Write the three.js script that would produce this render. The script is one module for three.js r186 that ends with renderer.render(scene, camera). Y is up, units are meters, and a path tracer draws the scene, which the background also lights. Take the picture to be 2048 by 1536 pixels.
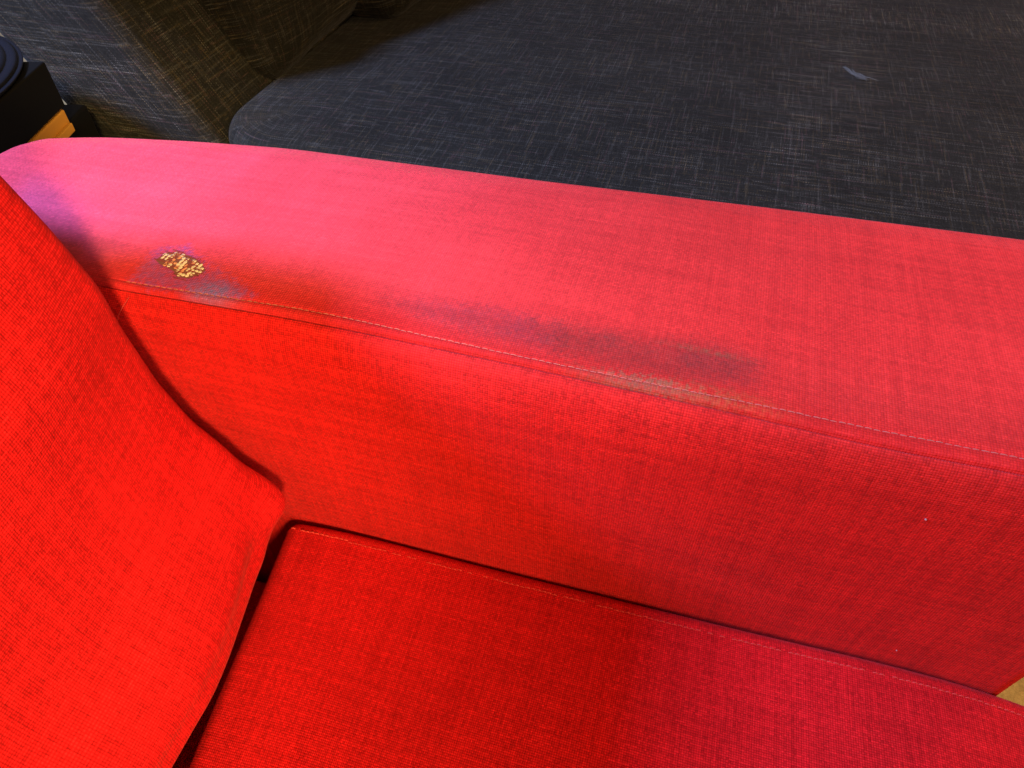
import * as THREE from 'three';
import { mergeGeometries } from 'three/addons/utils/BufferGeometryUtils.js';
import { RectAreaLightUniformsLib } from 'three/addons/lights/RectAreaLightUniformsLib.js';

// ---------------------------------------------------------------- camera, light, exposure
const scene = new THREE.Scene();
const camera = new THREE.PerspectiveCamera(56.81, 4 / 3, 0.02, 60);
{
  // right, up and backward axes of the tilted hand-held camera
  const m = new THREE.Matrix4().makeBasis(
    new THREE.Vector3(0.9603, -0.0053, -0.279), new THREE.Vector3(-0.1988, 0.6886, -0.6974), new THREE.Vector3(0.1958, 0.7251, 0.6602));
  camera.quaternion.setFromRotationMatrix(m);
  camera.position.set(0, 0.9188, 0.2664);
}
const renderer = new THREE.WebGLRenderer({ antialias: true });
renderer.setSize(1024, 768);
renderer.toneMapping = THREE.LinearToneMapping;
renderer.toneMappingExposure = 1;
renderer.shadowMap.enabled = true;
RectAreaLightUniformsLib.init();
scene.background = new THREE.Color().setRGB(0.058, 0.036, 0.022);

// cool window-like light from behind the chair backs
const cool = new THREE.RectAreaLight(new THREE.Color().setRGB(0.52, 0.68, 1.28), 490, 0.26, 0.26);
cool.position.set(-1.80, 2.12, 0.46); cool.lookAt(-0.1, 0.45, -0.15); scene.add(cool);
// warm lamp above and beside the photographer
const warm = new THREE.SpotLight(new THREE.Color().setRGB(1.0, 0.70, 0.26), 33, 0, 0.225, 0.9, 2);
warm.position.set(1.0, 1.92, 1.5); warm.target.position.set(-0.48, 0.54, 0.12);
warm.castShadow = true; warm.shadow.radius = 7; scene.add(warm, warm.target);
// unseen warm fill added at the front right to brighten that side
const frontFill = new THREE.RectAreaLight(new THREE.Color().setRGB(1.0, 0.68, 0.36), 17.5, 0.7, 0.7);
frontFill.position.set(1.65, 1.55, 1.25); frontFill.lookAt(0.5, 0.45, -0.1); scene.add(frontFill);

// unseen warm fill added past the dark sofa to brown its right half
const side = new THREE.RectAreaLight(new THREE.Color().setRGB(1.0, 0.60, 0.24), 22, 0.5, 0.5);
side.position.set(1.5, 1.8, -1.35); side.lookAt(0.6, 0.42, -0.7); scene.add(side);

// ---------------------------------------------------------------- helpers
let seed = 7;
const rnd = () => { seed = (seed * 1664525 + 1013904223) >>> 0; return seed / 4294967296; };
const hash = (x, y, s = 0) => { let h = (x * 374761393 + y * 668265263 + s * 2147483647) | 0; h = Math.imul(h ^ (h >>> 13), 1274126177); return ((h ^ (h >>> 16)) >>> 0) / 4294967296; };
const lerp = (a, b, t) => a + (b - a) * t;
const sm = (a, b, x) => { const t = Math.min(1, Math.max(0, (x - a) / (b - a))); return t * t * (3 - 2 * t); };
const noise = (x, y, s = 0) => {
  const i = Math.floor(x), j = Math.floor(y), u = x - i, v = y - j, a = u * u * (3 - 2 * u), b = v * v * (3 - 2 * v);
  return lerp(lerp(hash(i, j, s), hash(i + 1, j, s), a), lerp(hash(i, j + 1, s), hash(i + 1, j + 1, s), a), b);
};
const pnoise = (x, y, p, q, s = 0) => { // periodic in p, q cells
  const w = (n, m) => ((n % m) + m) % m;
  const i = Math.floor(x), j = Math.floor(y), u = x - i, v = y - j, a = u * u * (3 - 2 * u), b = v * v * (3 - 2 * v);
  const h = (k, l) => hash(w(k, p), w(l, q), s);
  return lerp(lerp(h(i, j), h(i + 1, j), a), lerp(h(i, j + 1), h(i + 1, j + 1), a), b);
};
const fbm = (x, y, s = 0) => 0.5 * noise(x, y, s) + 0.3 * noise(2.1 * x, 2.1 * y, s + 1) + 0.2 * noise(4.3 * x, 4.3 * y, s + 2);
// piecewise linear table look-up
const table = (pts) => (x) => {
  if (x <= pts[0][0]) return pts[0][1];
  for (let i = 1; i < pts.length; i++) if (x <= pts[i][0]) {
    const t = (x - pts[i - 1][0]) / (pts[i][0] - pts[i - 1][0]);
    return lerp(pts[i - 1][1], pts[i][1], t);
  }
  return pts[pts.length - 1][1];
};
const smoothTable = (pts, r) => { const f = table(pts); return (x) => { let s = 0; for (let k = -4; k <= 4; k++) s += f(x + (k / 4) * r); return s / 9; }; };
const toS = (l) => { l = Math.min(1, Math.max(0, l)); return 255 * (l <= 0.0031308 ? 12.92 * l : 1.055 * Math.pow(l, 1 / 2.4) - 0.055); };
function texture(w, h, fn, srgb = true) {
  const d = new Uint8Array(w * h * 4), c = [0, 0, 0];
  for (let y = 0; y < h; y++) for (let x = 0; x < w; x++) {
    fn(x, y, c); const k = (y * w + x) * 4;
    for (let n = 0; n < 3; n++) d[k + n] = srgb ? toS(c[n]) : 255 * Math.min(1, Math.max(0, c[n]));
    d[k + 3] = 255;
  }
  const t = new THREE.DataTexture(d, w, h);
  t.wrapS = t.wrapT = THREE.RepeatWrapping; t.magFilter = THREE.LinearFilter; t.minFilter = THREE.LinearMipmapLinearFilter; t.generateMipmaps = true;
  if (srgb) t.colorSpace = THREE.SRGBColorSpace;
  t.needsUpdate = true; return t;
}
// 2/1 twill in thread units: height 0..1 of the yarn on top, id of the float, and whether it is weft
function twill(a, b, out, n = 0) {
  const i = Math.floor(a), j = Math.floor(b), fu = a - i, fv = b - j;
  const wi = n ? ((i % n) + n) % n : i, wj = n ? ((j % n) + n) % n : j;
  const flip = hash(wi, wj, 19) < 0.20;
  if ((((wi + wj) & 1) === 0) !== flip) {
    const e = 2 * fu - 1, c = 2 * fv - 1;
    out.h = (1 - 0.70 * c * c) * (1 - 0.45 * e * e); out.weft = 1; out.id = hash(wi, wj, 11);
  } else {
    const e = 2 * fv - 1, c = 2 * fu - 1;
    out.h = (0.86 - 0.60 * c * c) * (1 - 0.5 * e * e); out.weft = 0; out.id = hash(wi, wj, 12);
  }
  out.i = wi; out.j = wj; return out;
}
const T = { h: 0, weft: 0, id: 0, i: 0, j: 0 };

function numberedName(name, parent) {
  const taken = new Set(parent.children.map((o) => o.name)); if (!taken.has(name)) return name;
  for (let k = 1; ; k++) { const s = `${name}_${String(k).padStart(3, '0')}`; if (!taken.has(s)) return s; }
}
function part(name, geo, mat, parent = scene) {
  const m = new THREE.Mesh(geo, mat); m.name = numberedName(name, parent); m.castShadow = m.receiveShadow = true; parent.add(m); return m;
}
function thing(name, label, category, pos = [0, 0, 0], turn = 0, group) {
  const o = new THREE.Group(); o.name = numberedName(name, scene); o.position.set(...pos); o.rotation.y = turn; scene.add(o);
  o.userData = { label, category }; if (group) o.userData.group = group; return o;
}
function smoothNormals(g) {
  g.computeVertexNormals();
  const p = g.attributes.position, n = g.attributes.normal, map = new Map();
  for (let i = 0; i < p.count; i++) {
    const k = `${Math.round(p.getX(i) * 2e5)},${Math.round(p.getY(i) * 2e5)},${Math.round(p.getZ(i) * 2e5)}`;
    const e = map.get(k) || map.set(k, [0, 0, 0, []]).get(k);
    e[0] += n.getX(i); e[1] += n.getY(i); e[2] += n.getZ(i); e[3].push(i);
  }
  for (const [x, y, z, l] of map.values()) { const s = Math.hypot(x, y, z) || 1; for (const i of l) n.setXYZ(i, x / s, y / s, z / s); }
  return g;
}
// grid surface from fn(u index, v index) -> [x, y, z, s, t]
function grid(nu, nv, fn, flip = false) {
  const pos = [], uv = [], idx = [];
  for (let i = 0; i <= nu; i++) for (let j = 0; j <= nv; j++) { const q = fn(i, j); pos.push(q[0], q[1], q[2]); uv.push(q[3], q[4]); }
  for (let i = 0; i < nu; i++) for (let j = 0; j < nv; j++) {
    const a = i * (nv + 1) + j, b = a + nv + 1;
    if (flip) idx.push(a, a + 1, b, b, a + 1, b + 1); else idx.push(a, b, a + 1, b, b + 1, a + 1);
  }
  const g = new THREE.BufferGeometry();
  g.setAttribute('position', new THREE.Float32BufferAttribute(pos, 3)); g.setAttribute('uv', new THREE.Float32BufferAttribute(uv, 2)); g.setIndex(idx);
  return g;
}
// upholstered block: rounded box with dense edges; warp(p) moves the points afterwards; uv in metres
function block(w, h, d, r, n, warp) {
  const H = [w / 2, h / 2, d / 2], axis = (half, cnt) => {
    const a = []; for (let k = 0; k <= 7; k++) a.push(-half + r * (1 - Math.cos((k / 7) * Math.PI / 2)) * 1.0);
    for (let k = 1; k < cnt; k++) a.push(lerp(-half + r, half - r, k / cnt));
    for (let k = 7; k >= 0; k--) a.push(half - r * (1 - Math.cos((k / 7) * Math.PI / 2)));
    return a;
  };
  const C = [axis(H[0], n[0]), axis(H[1], n[1]), axis(H[2], n[2])], list = [];
  for (let ax = 0; ax < 3; ax++) for (const s of [-1, 1]) {
    const u = (ax + 1) % 3, v = (ax + 2) % 3;
    list.push(grid(C[u].length - 1, C[v].length - 1, (i, j) => {
      const p = [0, 0, 0]; p[ax] = s * H[ax]; p[u] = C[u][i]; p[v] = C[v][j];
      const q = p.map((c, k) => Math.max(-(H[k] - r), Math.min(H[k] - r, c))), e = p.map((c, k) => c - q[k]), L = Math.hypot(...e) || 1;
      const o = q.map((c, k) => c + (e[k] / L) * r);
      const t = ax === 1 ? [p[0], p[2]] : ax === 0 ? [p[2], p[1]] : [p[0], p[1]];
      if (warp) warp(o, p);
      return [...o, t[0], t[1]];
    }, s < 0));
  }
  return smoothNormals(mergeGeometries(list));
}
function tube(points, r, seg = 24, rad = 5) {
  return new THREE.TubeGeometry(new THREE.CatmullRomCurve3(points.map((p) => new THREE.Vector3(...p))), seg, r, rad, false);
}

// ---------------------------------------------------------------- fabrics
const PITCH = 0.00150;
// slub intervals per thread: value along the thread
function slubs(count, len, density, lo, hi, strength) {
  const rows = [];
  for (let j = 0; j < count; j++) {
    const row = new Float32Array(len), base = (rnd() - 0.5) * 0.5; row.fill(base * 0.35);
    let x = -rnd() * hi;
    while (x < len) {
      const L = lo + (hi - lo) * rnd() * rnd(), s = (rnd() * 0.8 + 0.2) * strength;
      for (let k = 0; k < L; k++) { const xi = Math.floor(x + k); row[((xi % len) + len) % len] += s * Math.sqrt(Math.max(0, Math.sin(Math.PI * (k + 0.5) / L))); }
      x += L + (-Math.log(rnd() + 1e-6)) * density;
    }
    rows.push(row);
  }
  return rows;
}
// repeating red cloth: 2048 px over 0.63 m = 450 threads
const TILE = 450 * PITCH;
const wS = slubs(450, 450, 60, 8, 60, 0.6), vS = slubs(450, 450, 70, 8, 50, 0.7);
function redTone(t) { const i = ((t.i % 450) + 450) % 450, j = ((t.j % 450) + 450) % 450; return t.weft ? wS[j][i] : vS[i][j]; }
const redMap = texture(2048, 2048, (x, y, c) => {
  twill(x * 450 / 2048, y * 450 / 2048, T, 450);
  const tone = redTone(T) + 0.8 * (pnoise(x / 128, y / 4, 16, 512, 103) - 0.5) + 0.9 * (pnoise(x / 4, y / 102.4, 512, 20, 104) - 0.5), big = pnoise(x / 256, y / 256, 8, 8, 5) - 0.5;
  const k = (0.32 + 0.88 * T.h) * (1 + 0.26 * tone + 0.16 * big + 0.26 * (T.id - 0.5)) * (T.id > 0.82 ? 0.72 : 1);
  const light = Math.max(0, T.h - 0.55) * (0.5 + 0.5 * tone);
  c[0] = 0.66 * k + 0.06 * light; c[1] = 0.0085 * k + 0.028 * light; c[2] = 0.0125 * k + 0.027 * light;
});
const redBump = texture(1024, 1024, (x, y, c) => { twill(x * 225 / 1024, y * 225 / 1024, T, 225); c[0] = c[1] = c[2] = T.h * 0.85 + 0.15 * T.id; }, false);
function cloth(map, tile, bump, bumpTile, extra) {
  const a = map.clone(), b = bump.clone();
  if (tile) a.repeat.set(1 / tile, 1 / tile); b.repeat.set(1 / bumpTile, 1 / bumpTile); a.needsUpdate = b.needsUpdate = true;
  return new THREE.MeshPhysicalMaterial({ map: a, bumpMap: b, bumpScale: 0.0005, roughness: 0.95, specularIntensity: 0.25, ...extra });
}
const redCloth = cloth(redMap, TILE, redBump, 225 * PITCH, { sheen: 0.12, sheenRoughness: 0.6, sheenColor: new THREE.Color().setRGB(1, 0.3, 0.3) });

// ---- worn cloth of the arm: one sheet, x along the arm and s across it (s = 0 at the seam, negative on the top)
const AW = 2048, AH = 1152, AM = 0.00042, AX0 = -0.575, AS0 = -0.235;
const inside = (pts, x, y) => { // signed distance-like: min distance to polygon, positive inside
  let d = 1e9, c = false;
  for (let i = 0, j = pts.length - 1; i < pts.length; j = i++) {
    const [ax, ay] = pts[j], [bx, by] = pts[i], ex = bx - ax, ey = by - ay, t = Math.min(1, Math.max(0, ((x - ax) * ex + (y - ay) * ey) / (ex * ex + ey * ey)));
    d = Math.min(d, Math.hypot(x - ax - t * ex, y - ay - t * ey));
    if ((by > y) !== (ay > y) && x < ((ax - bx) * (y - by)) / (ay - by) + bx) c = !c;
  }
  return c ? d : -d;
};
const zSeam = smoothTable([[-0.6, 0.002], [-0.341, 0.0003], [-0.25, -0.0036], [-0.1956, -0.0053], [-0.0581, -0.0034], [0.0496, -0.0008], [0.11, 0.0028], [0.1767, 0.0013], [0.3, 0.001]], 0.03);
const sGap = smoothTable([[-0.6, 0.006], [-0.29, 0.0066], [-0.2, 0.0078], [-0.08, 0.0058], [0, 0.0062], [0.05, 0.008], [0.11, 0.0096], [0.18, 0.009], [0.3, 0.009]], 0.03);
const POLY = {
  purple: [[-0.47, -0.088], [-0.444, -0.084], [-0.41, -0.070], [-0.380, -0.050], [-0.358, -0.036], [-0.362, -0.024], [-0.40, -0.02], [-0.47, -0.05]],
  blue: [[-0.332, -0.014], [-0.333, -0.040], [-0.3145, -0.0475], [-0.29, -0.033], [-0.270, -0.026], [-0.250, -0.0165], [-0.262, -0.0105], [-0.29, -0.011], [-0.315, -0.008]],
  stainA: [[-0.172, -0.034], [-0.150, -0.039], [-0.108, -0.043], [-0.085, -0.040], [-0.060, -0.036], [-0.060, -0.020], [-0.1047, -0.020], [-0.150, -0.026]],
  stainB: [[-0.074, -0.036], [-0.026, -0.0425], [0.0275, -0.0490], [0.052, -0.042], [0.05, -0.026], [0.022, -0.0180], [-0.0187, -0.0165], [-0.06, -0.019]],
  olive: [[-0.080, -0.0085], [-0.05, -0.011], [0.0, -0.0155], [0.047, -0.012], [0.055, -0.004], [0.045, -0.0005], [-0.02, -0.0005], [-0.07, -0.001]],
};
const armMap = texture(AW, AH, (px, py, c) => {
  const x = AX0 + px * AM, s = AS0 + py * AM;
  twill(x / PITCH + 900, s / PITCH + 300, T);
  const tone = redTone(T) + 0.9 * (noise(x * 16, s * 330, 101) - 0.5) + (0.5 + 0.4 * sm(-0.1, 0.2, x)) * (noise(x * 330, s * 20, 102) - 0.5), hi = T.h;
  const n1 = fbm(x * 14, s * 14, 31), n2 = fbm(x * 60, s * 60, 41), n3 = noise(x * 700, s * 700, 51);
  // sun-faded, rubbed top: with cool light painted in as pink, strongest at the back end and the outer edge
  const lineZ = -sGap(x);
  let fadeLit = s < 0 ? sm(0.0, -0.03, s) * 0.55 + 0.45 : Math.exp(-s / 0.028) * 0.40 * sm(-0.22, -0.08, x) * (1 - sm(0.10, 0.26, x) * 0.4);  // below the seam: pink light painted onto the padding roll
  if (s < 0) fadeLit *= lerp(1.0, 0.72, sm(-0.30, 0.12, x)) * lerp(1, 0.42 + 0.4 * sm(-0.16, -0.09, x), sm(-0.05, -0.012, s));
  fadeLit *= 0.86 + 0.3 * (n1 - 0.4);
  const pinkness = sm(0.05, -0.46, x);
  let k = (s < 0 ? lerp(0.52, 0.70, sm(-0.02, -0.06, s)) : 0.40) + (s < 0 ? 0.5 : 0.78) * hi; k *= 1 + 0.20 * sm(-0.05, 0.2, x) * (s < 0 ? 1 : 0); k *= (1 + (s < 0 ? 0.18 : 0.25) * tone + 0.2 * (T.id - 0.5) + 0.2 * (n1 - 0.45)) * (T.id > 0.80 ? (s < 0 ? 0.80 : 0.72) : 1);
  let r = lerp(0.66, 0.74, fadeLit), g = lerp(0.0095, lerp(0.043, 0.068, pinkness), fadeLit), b = lerp(0.0110, lerp(0.040, 0.125, pinkness), fadeLit);
  const mix = (f, R, G, B) => { f = Math.min(1, Math.max(0, f)); r = lerp(r, R, f); g = lerp(g, G, f); b = lerp(b, B, f); };
  const edge = (p, w, a) => sm(-w, w * 0.9, inside(p, x + 0.006 * (n2 - 0.5), s + 0.006 * (n2 - 0.5)) + 0.006 * (n3 - 0.5)) * a;
  mix(edge(POLY.purple, 0.024, 0.42) * sm(0.0, -0.03, s), 0.44, 0.085, 0.24);
  if (s < 0.012 && x < -0.23) {
    mix(edge(POLY.blue, 0.006, 0.62) * (0.55 + 0.8 * n3), 0.34, 0.075, 0.32);
    mix(sm(0.016, 0.0, Math.hypot((x + 0.276) * 0.6, s + 0.0120)) * 0.75 * (0.5 + 0.8 * n3), 0.20, 0.17, 0.55);
    mix(sm(0.030, 0.0, Math.abs(x + 0.27)) * sm(lineZ - 0.002, lineZ, s) * (1 - sm(-0.001, 0.001, s)) * 0.35, 0.42, 0.12, 0.26);
  }
  if (s < 0.002 && x > -0.2 && x < 0.09) {
    mix(edge(POLY.stainA, 0.010, 0.62) * (0.45 + 0.60 * n2) * (0.65 + 0.45 * n3 + 0.3 * tone), 0.22, 0.034, 0.060);
    mix(edge(POLY.stainB, 0.010, 0.72) * (0.50 + 0.60 * n2) * (0.65 + 0.45 * n3 + 0.3 * tone), 0.22, 0.030, 0.032);
    mix(edge(POLY.olive, 0.003, 0.85) * (0.30 + 0.40 * sm(-0.09, 0.0, x)) * (0.4 + 0.9 * n3) * sm(0.10, 0.04, Math.abs(x + 0.01) + 0.04), 0.29, 0.145, 0.09);
    mix(sm(0.012, 0.0, Math.abs(s + 0.010)) * sm(0.05, 0.0, Math.abs(x - 0.035)) * 0.35 * n3, 0.50, 0.25, 0.08);
    mix(sm(0.035, 0, Math.abs(x - 0.022)) * sm(0.004, 0, Math.abs(s + 0.042)) * 0.4 * n3, 0.30, 0.16, 0.08);
  }
  const li = Math.max(0, hi - 0.5) * (0.6 + 0.5 * tone);
  c[0] = r * k; c[1] = g * (0.75 * k + 0.25) + 0.042 * li; c[2] = b * (0.75 * k + 0.25) + 0.024 * li;
});
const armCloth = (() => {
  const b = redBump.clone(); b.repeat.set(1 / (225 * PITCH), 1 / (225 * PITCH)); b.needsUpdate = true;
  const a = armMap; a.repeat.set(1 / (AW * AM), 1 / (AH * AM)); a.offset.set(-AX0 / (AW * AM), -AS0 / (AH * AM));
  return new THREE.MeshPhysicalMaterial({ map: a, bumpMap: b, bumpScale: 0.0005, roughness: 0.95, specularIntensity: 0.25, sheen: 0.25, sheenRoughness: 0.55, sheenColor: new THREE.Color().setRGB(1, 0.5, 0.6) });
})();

// ---- charcoal slub cloth: 2048 px over 1.64 m, 1024 threads of 1.6 mm
const DT = 1024 * 0.0016;
const dW = slubs(1024, 1024, 42, 6, 90, 1.0), dV = slubs(1024, 1024, 46, 6, 70, 0.9);
const darkMap = texture(2048, 2048, (x, y, c) => {
  const i = x >> 1, j = y >> 1, w = dW[j][i], v = dV[i][j];
  const weft = (i + j) & 1, q = weft ? w : v, m = Math.max(0, q), sub = ((x & 1) ^ (y & 1)) ? 0.86 : 1.0;
  const big = pnoise(x / 128, y / 128, 16, 16, 9) - 0.5, h = hash(i, j, 77);
  const k = (0.0195 + 0.042 * m * m + 0.020 * m + 0.009 * (0.6 * w + 0.4 * v)) * (1 + 0.5 * (h - 0.5) + 0.3 * big) * sub;
  const hue = weft ? hash(j, i >> 5, 78) : hash(i, j >> 5, 79);
  const tint = m > 0.25 ? (hue < 0.26 ? [1.2, 0.95, 0.55] : hue < 0.38 ? [1.25, 0.8, 0.75] : [1.02, 1.0, 0.86]) : [1.0, 0.99, 0.82];
  for (let n = 0; n < 3; n++) c[n] = Math.max(0.006, k) * tint[n];
});
const darkBump = texture(512, 512, (x, y, c) => { const i = x >> 2, j = y >> 2; const a = (x & 3) / 3 - 0.5, b = (y & 3) / 3 - 0.5; c[0] = c[1] = c[2] = 1 - 2.2 * (((i + j) & 1) ? b * b : a * a) - 0.25 * hash(i, j, 8); }, false);
const darkCloth = cloth(darkMap, DT, darkBump, 128 * 0.0016, { sheen: 0.2, sheenRoughness: 0.5, sheenColor: new THREE.Color().setRGB(0.6, 0.6, 0.65) });

// ---------------------------------------------------------------- floor
const floorMap = texture(1024, 1024, (x, y, c) => {
  const n = pnoise(x / 4, y / 4, 256, 256, 3), m = pnoise(x / 32, y / 32, 32, 32, 4), h = hash(x, y, 5), k = 0.72 + 0.3 * n + 0.2 * (m - 0.5) + 0.25 * (h - 0.5);
  c[0] = 0.80 * k; c[1] = 0.60 * k; c[2] = 0.27 * k;
});
floorMap.repeat.set(10, 10);
const floor = part('floor', new THREE.BoxGeometry(12, 0.1, 12), new THREE.MeshStandardMaterial({ map: floorMap, bumpMap: floorMap, bumpScale: 0.002, roughness: 1 }));
floor.position.y = -0.05; floor.userData = { kind: 'structure', label: 'pale beige carpeted floor under the seats', category: 'floor' };

// ---------------------------------------------------------------- red armchair
const chair = thing('red_armchair', 'red woven fabric armchair with a faded arm with pink light in its colour, a torn patch and a dark stain', 'armchair');
const TOP = 0.64, XB = -0.548, XF = 0.272;
const zOuter = smoothTable([[-0.56, -0.142], [-0.5376, -0.157], [-0.478, -0.178], [-0.40, -0.192], [-0.322, -0.202], [-0.118, -0.209], [0.055, -0.218], [0.217, -0.224], [0.3, -0.226]], 0.02);
// profile of the arm at x: list of [z, y, s]; s is the cloth coordinate
function armProfile(x) {
  const zs = zSeam(x), zo = zOuter(x), g = sGap(x), P = [];
  const r = 0.022, sag = 0.0035 * Math.sin((x + 0.55) * 3.6);
  // outer side from the bottom up
  for (const y of [0.07, 0.3, 0.5, TOP - r - 0.02]) P.push([zo, y, 0]);
  for (let k = 0; k <= 8; k++) { const a = (k / 8) * Math.PI / 2; P.push([zo + r - r * Math.cos(a), TOP - r + r * Math.sin(a), 0]); }
  const z0 = zo + r, z1 = zs - g - 0.0016;
  for (let k = 1; k <= 24; k++) {
    const t = k / 24, z = lerp(z0, z1, t), u = (z - zo) / (zs - zo);
    P.push([z, TOP + 0.004 * Math.sin(Math.PI * u) + sag * Math.sin(Math.PI * Math.min(1, u * 1.1)) * 0.4 + 0.0012 * (fbm(x * 9, z * 16, 61) - 0.5), 0]);
  }
  const yA = P[P.length - 1][1];
  // needle line: shallow groove, then the lapped strip, then the seam groove
  P.push([zs - g - 0.0006, yA - 0.0004, 0], [zs - g, yA - 0.0010, 0], [zs - g + 0.0005, yA - 0.0006, 0], [zs - g + 0.0014, yA + 0.0003, 0]);
  P.push([zs - g * 0.5, TOP + 0.0009, 0], [zs - 0.0018, TOP + 0.0004, 0], [zs - 0.0009, TOP - 0.0006, 0], [zs - 0.0006, TOP - 0.0040, 0], [zs + 0.0005, TOP - 0.0042, 0], [zs + 0.0009, TOP - 0.0014, 0], [zs + 0.0018, TOP - 0.0009, 0]);
  // roll of the padding below the seam and the inner face
  const y0 = TOP - 0.0009, zi = 0.0085 + 0.002 * Math.sin(x * 7 + 1);
  for (let k = 1; k <= 10; k++) { const a = (k / 10) * Math.PI / 2; P.push([lerp(zs + 0.0018, zi, Math.sin(a)), y0 - 0.034 * (1 - Math.cos(a)), 0]); }
  for (let k = 1; k <= 16; k++) {
    const t = k / 16, y = lerp(y0 - 0.034, 0.38, t);
    P.push([zi - 0.007 * sm(0, 1, t) + 0.0016 * (fbm(x * 8, y * 14, 62) - 0.5) * Math.sin(Math.PI * t), y, 0]);
  }
  for (const y of [0.25, 0.07]) P.push([0.002, y, 0]);
  return P;
}
{
  const xs = [];
  for (let k = 0; k < 14; k++) xs.push(k / 14);           // back cap
  const prof = armProfile(0), seam = prof.findIndex((_, i) => i > 0 && prof[i][1] < TOP - 0.003 && Math.abs(prof[i][0]) < 0.003);
  const N = 260, nv = prof.length - 1, capB = 10, capF = 6;
  const g = grid(N + capB + capF, nv, (i, j) => {
    let x, inset;
    if (i <= capB) { const a = (i / capB) * Math.PI / 2; x = XB + 0.032 * (1 - Math.cos(a)); inset = 1 - Math.sin(a); inset = inset * 0.05; }
    else if (i >= N + capB) { const a = ((i - N - capB) / capF) * Math.PI / 2; x = XF - 0.012 + 0.012 * Math.sin(a); inset = (1 - Math.cos(a)) * 0.012; }
    else { x = lerp(XB + 0.032, XF - 0.012, (i - capB) / N); inset = 0; }
    const P = armProfile(x);
    // distance along the profile from the seam
    let s = 0; if (j < seam) for (let k = j; k < seam; k++) s -= Math.hypot(P[k + 1][0] - P[k][0], P[k + 1][1] - P[k][1]); else for (let k = seam; k < j; k++) s += Math.hypot(P[k + 1][0] - P[k][0], P[k + 1][1] - P[k][1]);
    let [z, y] = P[j];
    if (inset) { const zo = zOuter(x), zi = 0.0125, cz = (zo + zi) / 2, hz = (zi - zo) / 2; z = cz + (z - cz) * (1 - inset / hz); y -= inset * 0.35 * (y > 0.5 ? 1 : 0); }
    return [x, y, z, x, Math.max(-0.232, Math.min(0.246, s))];
  }, true);
  // flat ends
  const ends = [];
  for (const i of [0, N + capB + capF]) {
    const p = g.attributes.position, n = nv + 1, pos = [], uv = [], idx = [];
    let cy = 0.36, cz = -0.1; pos.push(p.getX(i * n), cy, cz); uv.push(p.getX(i * n), 0.1);
    for (let j = 0; j < n; j++) { pos.push(p.getX(i * n + j), p.getY(i * n + j), p.getZ(i * n + j)); uv.push(cz - p.getZ(i * n + j), 0.1 + 0.3 * (TOP - p.getY(i * n + j))); }
    for (let j = 1; j < n; j++) if (i) idx.push(0, j + 1, j); else idx.push(0, j, j + 1);
    const e = new THREE.BufferGeometry(); e.setAttribute('position', new THREE.Float32BufferAttribute(pos, 3)); e.setAttribute('uv', new THREE.Float32BufferAttribute(uv, 2)); e.setIndex(idx); e.computeVertexNormals(); ends.push(e);
  }
  g.computeVertexNormals();
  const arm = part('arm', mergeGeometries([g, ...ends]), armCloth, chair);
  arm.userData.label = 'faded red arm, cool light in its colour, with a double seam along its inner edge';
  // topstitching along the lap
  const st = [];
  const yAt = (x, dz) => { const P = armProfile(x), z = zSeam(x) - sGap(x) + dz; for (let k = 1; k < P.length; k++) if (P[k][0] >= z && P[k - 1][1] > 0.6) return lerp(P[k - 1][1], P[k][1], (z - P[k - 1][0]) / (P[k][0] - P[k - 1][0] || 1)); return TOP; };
  for (let x = -0.335; x < 0.262; x += 0.0042) {
    const a = x + 0.0003, b = x + 0.0039 - 0.0006 * rnd(), w = (rnd() - 0.5) * 0.0005;
    const P = (q, up) => [q, yAt(q, 0) + up, zSeam(q) - sGap(q) + w];
    st.push(tube([P(a, 0.0001), P((a + b) / 2, 0.0004), P(b, 0.0001)], 0.00030, 4, 5));
  }
  const stitch = part('topstitching', mergeGeometries(st), new THREE.MeshStandardMaterial({ color: new THREE.Color().setRGB(0.62, 0.15, 0.12), roughness: 0.8 }), arm);
  stitch.userData = { kind: 'stuff', label: 'pale pink stitches along the arm seam' };
  // loose thread by the back cushion
  const lt = part('loose_thread', tube([[-0.326, 0.637, 0.0035], [-0.330, 0.630, 0.0120], [-0.334, 0.622, 0.0150], [-0.341, 0.617, 0.0130]], 0.00035, 16, 5), new THREE.MeshStandardMaterial({ color: new THREE.Color().setRGB(0.42, 0.02, 0.02), roughness: 0.9 }), arm);
  lt.userData.label = 'loose red thread hanging from the arm seam';
  // torn patch: bare backing knots with a few red yarns left across them
  const yT = (x, z) => { const P = armProfile(x); for (let k = 1; k < P.length; k++) if (P[k][0] >= z && P[k - 1][1] > 0.6) return lerp(P[k - 1][1], P[k][1], (z - P[k - 1][0]) / (P[k][0] - P[k - 1][0] || 1)); return TOP; };
  const hole = [[-0.3275, -0.0285], [-0.3245, -0.0365], [-0.318, -0.0385], [-0.308, -0.0375], [-0.300, -0.0350], [-0.2935, -0.0310], [-0.2900, -0.0275], [-0.2915, -0.0230], [-0.2965, -0.0180], [-0.3045, -0.0175], [-0.309, -0.0215], [-0.3155, -0.0240], [-0.322, -0.0255]];
  const knots = [[], []], yarns = [], px = 0.00285, pz = 0.00280;
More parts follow.
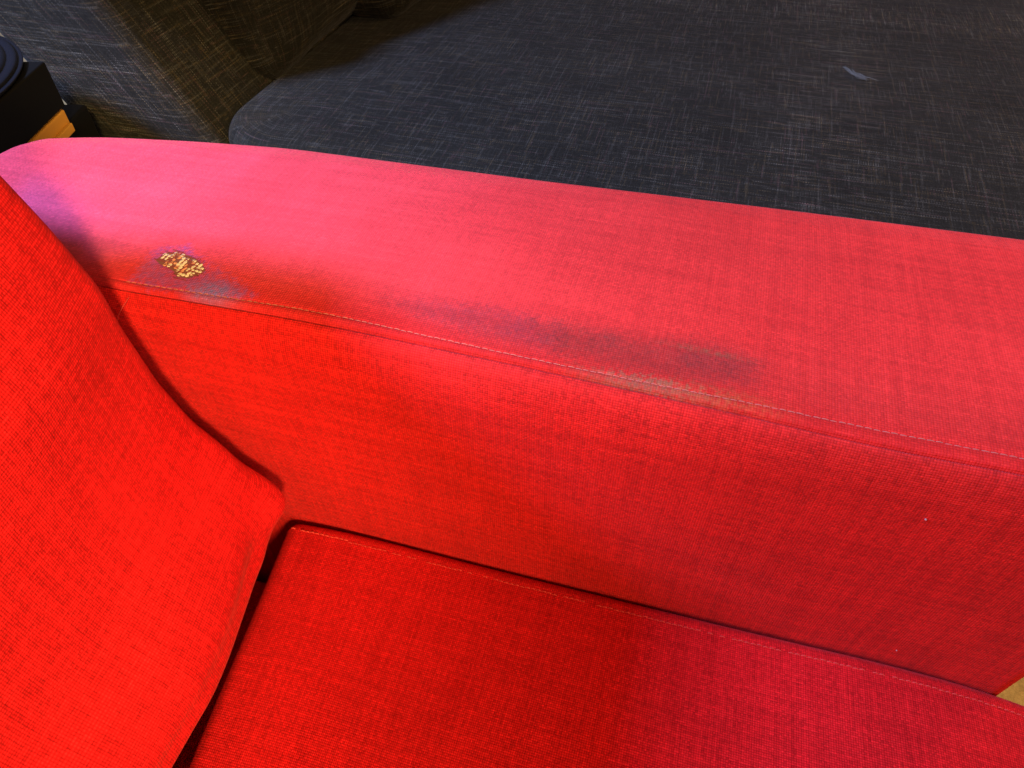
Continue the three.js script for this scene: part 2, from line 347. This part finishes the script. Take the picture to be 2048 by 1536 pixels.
  for (let i = 0; i < 22; i++) for (let j = 0; j < 12; j++) {
    const x = -0.330 + i * px + (j % 2) * 0.0004 + (rnd() - 0.5) * 0.0006, z = -0.040 + j * pz + i * 0.00005 + (rnd() - 0.5) * 0.0006;
    const d = inside(hole, x, z); if (d < 0.0004 + 0.0008 * rnd()) continue;
    if (rnd() < 0.14) continue;
    const kg = new THREE.SphereGeometry(0.00165, 8, 6); kg.scale(0.65 + 0.4 * rnd(), 0.24, 0.75 + 0.5 * rnd()); kg.rotateY(-0.25 + 0.5 * (rnd() - 0.5)); kg.translate(x, yT(x, z) + 0.0006, z); knots[rnd() < 0.25 ? 1 : 0].push(kg);
  }
  const hs = new THREE.ShapeGeometry(new THREE.Shape(hole.map(([a, b]) => new THREE.Vector2(a, b)))), hp = hs.attributes.position;
  for (let i = 0; i < hp.count; i++) { const a = hp.getX(i), b = hp.getY(i); hp.setXYZ(i, a, yT(a, b) + 0.0005, b); }
  hs.computeVertexNormals();
  part('bare_backing', hs, new THREE.MeshStandardMaterial({ color: new THREE.Color().setRGB(0.20, 0.06, 0.05), roughness: 1, side: THREE.DoubleSide }), arm);
  const backing = part('torn_patch', mergeGeometries(knots[0]), new THREE.MeshStandardMaterial({ color: new THREE.Color().setRGB(0.68, 0.55, 0.40), roughness: 0.95 }), arm);
  backing.userData = { kind: 'stuff', label: 'worn hole showing cream backing threads near the back cushion' };
  part('backing_thread', mergeGeometries(knots[1]), new THREE.MeshStandardMaterial({ color: new THREE.Color().setRGB(0.60, 0.24, 0.13), roughness: 0.95 }), arm).userData = { kind: 'stuff' };
  for (let j = 0; j < 12; j++) {
    const z = -0.0389 + j * pz; let run = null;
    for (let i = 0; i <= 60; i++) {
      const x = -0.330 + i * 0.0007, on = inside(hole, x, z) > -0.0015 && hash(j, i >> 3, 91) > 0.45;
      if (on && run === null) run = x;
      if ((!on || i === 60) && run !== null) { if (x - run > 0.0025) { const q = (t) => { const xx = lerp(run, x, t); return [xx, yT(xx, z) + 0.0009 + 0.0003 * hash(j, i, 3), z + 0.0006 * (hash(j, Math.round(t * 9) + i, 4) - 0.5) + (xx + 0.31) * 0.06]; }; yarns.push(tube([q(0), q(0.33), q(0.66), q(1)], 0.00034, 10, 4)); } run = null; }
    }
  }
  for (let i = 0; i < 20; i++) {
    const x = -0.3289 + i * px; const zs = []; for (let z = -0.041; z < -0.016; z += 0.0008) if (inside(hole, x, z) > -0.001) zs.push(z);
    if (zs.length < 4 || rnd() < 0.3) continue;
    const a = zs[0], b = zs[Math.floor(zs.length * (0.5 + 0.5 * rnd())) - 1] ?? zs[zs.length - 1];
    const q = (t) => { const z = lerp(a, b, t), xx = x - (z + 0.028) * 0.35; return [xx, yT(xx, z) + 0.0009, z]; };
    yarns.push(tube([q(0), q(0.5), q(1)], 0.0003, 8, 4));
  }
  part('frayed_thread', mergeGeometries(yarns), new THREE.MeshStandardMaterial({ color: new THREE.Color().setRGB(0.22, 0.03, 0.035), roughness: 0.95 }), arm).userData = { kind: 'stuff', label: 'dark red yarns left across the torn patch' };
}
// seat cushion
const seatY = smoothTable([[-0.55, 0.416], [-0.27, 0.4205], [-0.18, 0.4220], [-0.09, 0.4245], [0.10, 0.4335], [0.20, 0.4360], [0.262, 0.4310], [0.30, 0.4210], [0.36, 0.39]], 0.03);
const seatGap = smoothTable([[-0.55, 0.004], [-0.27, 0.006], [-0.2, 0.0035], [-0.05, 0.005], [0.1, 0.0062], [0.2, 0.0045], [0.3, 0.003]], 0.03);
{
  const W = 0.602, Hh = 0.13, D = 0.60, CX = 0.029;
  const lap = 0.0125, seatTop = (x, z) => {  // z measured from the cushion edge
    let y = seatY(x) + 0.010 * sm(0, 0.2, z) * sm(0.6, 0.4, z);
    y += 0.0006 * sm(lap + 0.001, lap - 0.001, z) - 0.0009 * Math.exp(-(((z - lap) / 0.0009) ** 2));
    return y + 0.0016 * (fbm(x * 9, z * 9, 71) - 0.5) * sm(0, 0.04, z);
  };
  const g = block(W, Hh, D, 0.013, [120, 4, 110], (o, p) => {
    const zl = o[2] + D / 2, x = o[0] + CX, top = (o[1] + Hh / 2) / Hh;
    const y = seatTop(x, zl) - Hh * (1 - top);
    const bow = 0.006 * Math.sin(Math.PI * (x + 0.57) / 0.9);
    const rear = sm(0.06, 0.0, p[0] + W / 2);
    o[0] = x + 0.165 * Math.min(zl, 0.3) * sm(0.25, 0.0, p[0] + W / 2); o[1] = y - 0.003 * rear * rear; o[2] = zl + seatGap(x) + (zl < 0.3 ? 0.0 : 0);
  });
  const seat = part('seat_cushion', g, redCloth, chair);
  const st = [];
  for (let x = -0.262; x < 0.31; x += 0.0042) {
    if (hash(Math.round(x * 1e4), 3, 5) < 0.12) continue;
    const a = x, b = x + 0.0034, w = (rnd() - 0.5) * 0.0006 + (x < -0.214 ? -0.0012 : 0), P = (q, up) => [q, seatTop(q, lap) + up, seatGap(q) + lap + w];
    st.push(tube([P(a, 0.0001), P((a + b) / 2, 0.0009), P(b, 0.0001)], x < -0.214 ? 0.00055 : 0.00036, 4, 5));
  }
  part('topstitching', mergeGeometries(st), new THREE.MeshStandardMaterial({ color: new THREE.Color().setRGB(0.64, 0.045, 0.035), roughness: 0.85 }), seat).userData = { kind: 'stuff', label: 'light red stitches along the edge of the seat cushion' };
}
// back cushion: front profile x(y) where it meets the arm, pillowed towards its middle
{
  const front = smoothTable([[0.38, -0.355], [0.405, -0.330], [0.43, -0.297], [0.45, -0.272], [0.468, -0.2520], [0.483, -0.2400], [0.492, -0.2390], [0.512, -0.2630], [0.542, -0.2870], [0.587, -0.3050], [0.637, -0.3120], [0.668, -0.3120], [0.706, -0.3250], [0.739, -0.3400], [0.80, -0.376], [0.84, -0.40]], 0.009);
  const Y0 = 0.385, Y1 = 0.835, Z0 = 0.022, Z1 = 0.60, nY = 90, nZ = 110;
  const thick = 0.17;
  const frontX = (y, z) => {
    const u = (z - Z0) / (Z1 - Z0), e = Math.min(u, 1 - u) * (Z1 - Z0);
    const puff = 0.056 * (1 - Math.exp(-e / 0.11)) * Math.sin(Math.PI * Math.min(1, Math.max(0, (y - 0.45) / 0.45))) - 0.003 * sm(0, 0.07, e) * Math.exp(-(((y - 0.470) / 0.022) ** 2));
    const ear = -0.014 * sm(0.0, 0.05, e) * Math.exp(-(((y - 0.488) / 0.020) ** 2));
    const low = ear + 0.022 * sm(0.0, 0.15, e) * sm(0.56, 0.47, y) + 0.012 * sm(0.0, 0.05, e) * sm(0.48, 0.455, y);
    // creases running into the lower corner
    let w = 0;
    const near = Math.exp(-e / 0.05) * sm(0.60, 0.50, y) * sm(0.43, 0.46, y);
    w += 0.0022 * near * Math.sin((y * 120 + e * 55));
    w += 0.0018 * Math.exp(-(((y - 0.53 + e * 0.5) / 0.014) ** 2)) * Math.exp(-e / 0.05);
    return front(y) + puff + low + w + 0.004 * (fbm(y * 9, z * 9, 81) - 0.5) * sm(0, 0.05, e);
  };
  // closed cross-section: front upward, over the top, down the back, under the bottom; shrunk near the side seams
  const M = nY + 40, sect = (k, z) => {
    if (k <= nY) { const t = k / nY, y = lerp(Y0, Y1, t); return [frontX(y, z), y]; }
    const t = (k - nY) / 40, xt = frontX(Y1, z), xb = frontX(Y0, z);
    if (t < 0.35) { const a = (t / 0.35) * Math.PI; return [xt - thick * 0.45 * (1 - Math.cos(a)) , Y1 + 0.028 * Math.sin(a)]; }
    if (t < 0.8) { const q = (t - 0.35) / 0.45; return [lerp(xt - thick * 0.9, xb - thick * 0.85, q), lerp(Y1, Y0 - 0.006, q)]; }
    const q = (t - 0.8) / 0.2; return [lerp(xb - thick * 0.85, xb, q), lerp(Y0 - 0.006, Y0, q)];
  };
  const zs = []; for (let k = 0; k <= 10; k++) zs.push([Z0 + 0.016 * (1 - Math.cos((k / 10) * Math.PI / 2)), 1 - Math.sin((k / 10) * Math.PI / 2)]);
  for (let k = 1; k < nZ; k++) zs.push([lerp(Z0 + 0.016, Z1 - 0.016, k / nZ), 0]);
  for (let k = 10; k >= 0; k--) zs.push([Z1 - 0.016 * (1 - Math.cos((k / 10) * Math.PI / 2)), 1 - Math.sin((k / 10) * Math.PI / 2)]);
  const g = grid(zs.length - 1, M, (i, j) => {
    const [z, sh] = zs[i]; let [x, y] = sect(j, z);
    if (sh) { const cx = front(Math.min(0.83, Math.max(0.45, y))) - 0.075; x = x + (cx - x) * sh * 0.30; y = lerp(y, 0.62, sh * 0.03); }
    return [x, y, z, z, j / nY * 0.43 + (j > nY ? 0.2 : 0)];
  });
  const sides = [];
  for (const i of [0, zs.length - 1]) {
    const p = g.attributes.position, n = M + 1, pos = [], uv = [], idx = [];
    pos.push(-0.43, 0.62, p.getZ(i * n)); uv.push(0, 0);
    for (let j = 0; j < n; j++) { pos.push(p.getX(i * n + j), p.getY(i * n + j), p.getZ(i * n + j)); uv.push(p.getX(i * n + j), p.getY(i * n + j)); }
    for (let j = 1; j < n; j++) if (i) idx.push(0, j, j + 1); else idx.push(0, j + 1, j);
    const e = new THREE.BufferGeometry(); e.setAttribute('position', new THREE.Float32BufferAttribute(pos, 3)); e.setAttribute('uv', new THREE.Float32BufferAttribute(uv, 2)); e.setIndex(idx); e.computeVertexNormals(); sides.push(e);
  }
  g.computeVertexNormals();
  part('back_cushion', mergeGeometries([g, ...sides]), redCloth, chair).userData.label = 'plump bright red back cushion pressed against the arm';
}
// frame below and behind, mostly out of sight
{
  const base = part('base', block(0.78, 0.20, 0.60, 0.012, [12, 3, 12]), redCloth, chair); base.position.set(-0.14, 0.19, 0.31);
  const back = part('backrest', block(0.10, 0.74, 0.60, 0.02, [3, 14, 12]), redCloth, chair); back.position.set(-0.575, 0.455, 0.31);
  const legM = new THREE.MeshStandardMaterial({ color: new THREE.Color().setRGB(0.03, 0.02, 0.015), roughness: 0.5 });
  for (const [x, z] of [[-0.5, -0.1], [-0.5, 0.55], [0.2, -0.1], [0.2, 0.55]]) { const l = part('leg', new THREE.CylinderGeometry(0.022, 0.016, 0.09, 14), legM, chair); l.position.set(x, 0.045, z); }
}

// ---------------------------------------------------------------- dark sofa
const sofa = thing('charcoal_sofa', 'charcoal slub fabric sofa with dark cushions behind the red arm', 'sofa');
{
  // seat: plan-rounded slab, left end against the backrest
  const zf = -0.552, zb = -1.95, xl = -0.735, xr = 1.15, rc = 0.12, top = 0.42, re = 0.03, hh = 0.16;
  const nx = 130, nz = 110;
  const g = block(xr - xl, hh, zf - zb, re, [nx, 4, nz], (o) => {
    const w = xr - xl, d = zf - zb; let x = o[0], z = o[2];
    // round the near left corner in plan
    const ex = -w / 2 + rc - x, ez = z - (d / 2 - rc);
    if (ex > 0 && ez > 0) { const m = Math.max(ex, ez), L = Math.hypot(ex, ez); const k = m / L; x = -w / 2 + rc - ex * k; z = d / 2 - rc + ez * k; }
    const X = x + (xl + xr) / 2, Z = z + (zf + zb) / 2;
    const dist = Math.min(X - xl, zf - Z);
    o[0] = X; o[2] = Z; o[1] += top - hh / 2 + (o[1] > 0 ? 0.016 * sm(0, 0.3, dist) - 0.010 + 0.003 * (fbm(X * 5, Z * 5, 66) - 0.5) : 0);
  });
  part('seat_cushion', g, darkCloth, sofa);
  // backrest: leaning slab along z
  const lean = (y) => -0.732 - (Math.min(y, 0.62) - 0.4125) * 0.62 + Math.max(0, y - 0.62) * 0.25;  // out of view the top bends forward to shade the cushions
  const z0 = -0.57, z1 = -1.95, H = 0.58, th = 0.245;
  const b = block(th, H, z0 - z1, 0.028, [6, 20, 60], (o) => {
    const y = o[1] + H / 2 + 0.20; o[0] = o[0] + lean(y) - th / 2; o[1] = y; o[2] = o[2] + (z0 + z1) / 2;
  });
  part('backrest', b, darkCloth, sofa);
  const bs = part('base', block(2.26, 0.28, 1.36, 0.015, [10, 3, 10]), darkCloth, sofa); bs.position.set(0.02, 0.205, -1.27);
  const legM = new THREE.MeshStandardMaterial({ color: new THREE.Color().setRGB(0.02, 0.015, 0.012), roughness: 0.5 });
  for (const [x, z] of [[-0.6, -0.66], [1.0, -0.66], [-0.6, -1.85], [1.0, -1.85]]) { const l = part('leg', new THREE.CylinderGeometry(0.025, 0.02, 0.07, 14), legM, sofa); l.position.set(x, 0.035, z); }
  // loose back cushions
  const puffy = (w, h, d, sx, sz) => block(w, h, d, Math.min(w, h) * 0.30, [8, 20, 24], (o) => {
    const v = o[1] / (h / 2), u = o[2] / (d / 2), e = (1 - Math.abs(u) ** 3) * (1 - Math.abs(v) ** 3);
    o[0] *= 0.62 + 0.55 * Math.pow(Math.max(0, e), 0.5); o[1] *= 1 - 0.04 * (1 - u * u); o[0] += 0.004 * (fbm(u * 3 + sx, v * 3 + sz, 21) - 0.5) * 4;
  });
  const c1 = part('back_cushion', puffy(0.17, 0.50, 0.50, 1, 2), darkCloth, sofa); c1.position.set(-0.803, 0.635, -1.000); c1.rotation.set(0.0, 0.0, 0.20);
  c1.userData.label = 'dark back cushion nearest the red arm';
  const c2 = part('back_cushion', puffy(0.19, 0.50, 0.55, 5, 7), darkCloth, sofa); c2.position.set(-0.672, 0.645, -1.315); c2.rotation.set(0, -0.10, 0.12);
  c2.userData.label = 'dark back cushion farther along the backrest';
}

// ---------------------------------------------------------------- black side table with a ribbed dome
{
  const cx = -0.8287, cz = -0.4505, turn = 0.26;   // far right corner of the top
  const t = thing('side_table', 'low black side table with an orange wooden rail under its top', 'side table', [cx, 0, cz], turn);
  const black = new THREE.MeshPhysicalMaterial({ color: new THREE.Color().setRGB(0.006, 0.006, 0.006), roughness: 0.38, specularIntensity: 0.5 });
  const woodMap = texture(256, 64, (x, y, c) => { const k = 0.8 + 0.3 * pnoise(x / 64, y / 3, 4, 21, 2) + 0.12 * pnoise(x / 16, y / 1.5, 16, 42, 3); c[0] = 0.62 * k; c[1] = 0.30 * k; c[2] = 0.045 * k; });
  const wood = new THREE.MeshStandardMaterial({ map: woodMap, roughness: 0.5 });
  const L = 0.42, W = 0.36;
  const top = part('table_top', block(W, 0.058, L, 0.003, [4, 2, 4]), black, t); top.position.set(-W / 2, 0.521, L / 2);
  const rail = part('wooden_rail', block(0.020, 0.027, L - 0.01, 0.003, [2, 2, 6]), wood, t); rail.position.set(-0.014, 0.4745, L / 2 - 0.004);
  const lip = part('rail_lip', block(0.006, 0.012, L - 0.014, 0.002, [2, 2, 6]), wood, rail); lip.position.set(0.0125, -0.009, 0.003);
  const shadeBlock = part('shade_block', block(W - 0.03, 0.448, L + 0.075, 0.004, [3, 4, 4]), black, t); shadeBlock.position.set(-W / 2 - 0.008, 0.2335, L / 2 - 0.0415);  // black block added to stand for the dark shade below the rail
  const shadeFiller = part('shade_filler', block(W - 0.07, 0.034, L + 0.05, 0.003, [3, 2, 4]), black, t); shadeFiller.position.set(-W / 2 - 0.012, 0.4745, L / 2 - 0.031);  // black block added to keep the gap behind the rail dark
  // low dome of concentric ribs
  const pts = [new THREE.Vector2(0.0001, 0.0), new THREE.Vector2(0.196, 0.0)], n = 168;
  for (let k = 0; k <= n; k++) { const q = (k / n) * Math.PI / 2, rib = 0.0030 * Math.abs(Math.sin(q * 16)); pts.push(new THREE.Vector2(Math.max(0.0001, (0.196 + rib) * Math.cos(q)), 0.002 + 0.018 * Math.sin(q) + rib * (0.3 + Math.sin(q)))); }
  const dome = part('ribbed_dome', new THREE.LatheGeometry(pts, 72), new THREE.MeshPhysicalMaterial({ color: new THREE.Color().setRGB(0.010, 0.011, 0.016), roughness: 0.24 }));
  dome.position.set(-0.995, 0.5502, -0.305);
  dome.userData = { label: 'low dark dome with fine concentric ribs lying on the black side table', category: 'ribbed dome' };
}

// ---------------------------------------------------------------- small litter
{
  const lintM = new THREE.MeshStandardMaterial({ color: new THREE.Color().setRGB(0.16, 0.16, 0.145), roughness: 1 });
  const fib = [];
  for (let k = 0; k < 24; k++) {
    const o = () => (rnd() - 0.5) * 0.022, a = rnd() * 0.7, b = a + 0.25 + rnd() * 0.25, ox = o() * 0.5, oz = o() * 0.5;
    const path = (t) => [0.194 + 0.010 * t + 0.030 * t * t + ox + o() * 0.25, 0.4300 + 0.0035 * rnd(), -1.020 + 0.070 * t - 0.022 * t * t + oz + o() * 0.25];
    fib.push(tube([path(a), path((a + b) / 2), path(Math.min(1.1, b))], 0.00026, 8, 4));
  }
  const lint = part('lint_tuft', mergeGeometries(fib), lintM); lint.userData = { label: 'small pale curl of lint lying on the dark sofa seat', category: 'lint' };
  const speckM = new THREE.MeshStandardMaterial({ color: new THREE.Color().setRGB(0.42, 0.22, 0.22), roughness: 1 });
  const speck = (p, r, label) => { const g = new THREE.IcosahedronGeometry(r, 1); g.scale(1, 0.6, 1.3); const m = part('lint_speck', g, speckM); m.position.set(...p); m.userData = { label, category: 'speck' }; };
  speck([0.089, 0.6435, -0.068], 0.0006, 'white speck on the top of the red arm, right of the dark stain');
  speck([0.149, 0.600, 0.0105], 0.0006, 'tiny white speck high on the inner face of the red arm');
  speck([0.190, 0.449, 0.0045], 0.0005, 'tiny white speck low on the inner face just above the seat gap');
}
renderer.render(scene, camera);
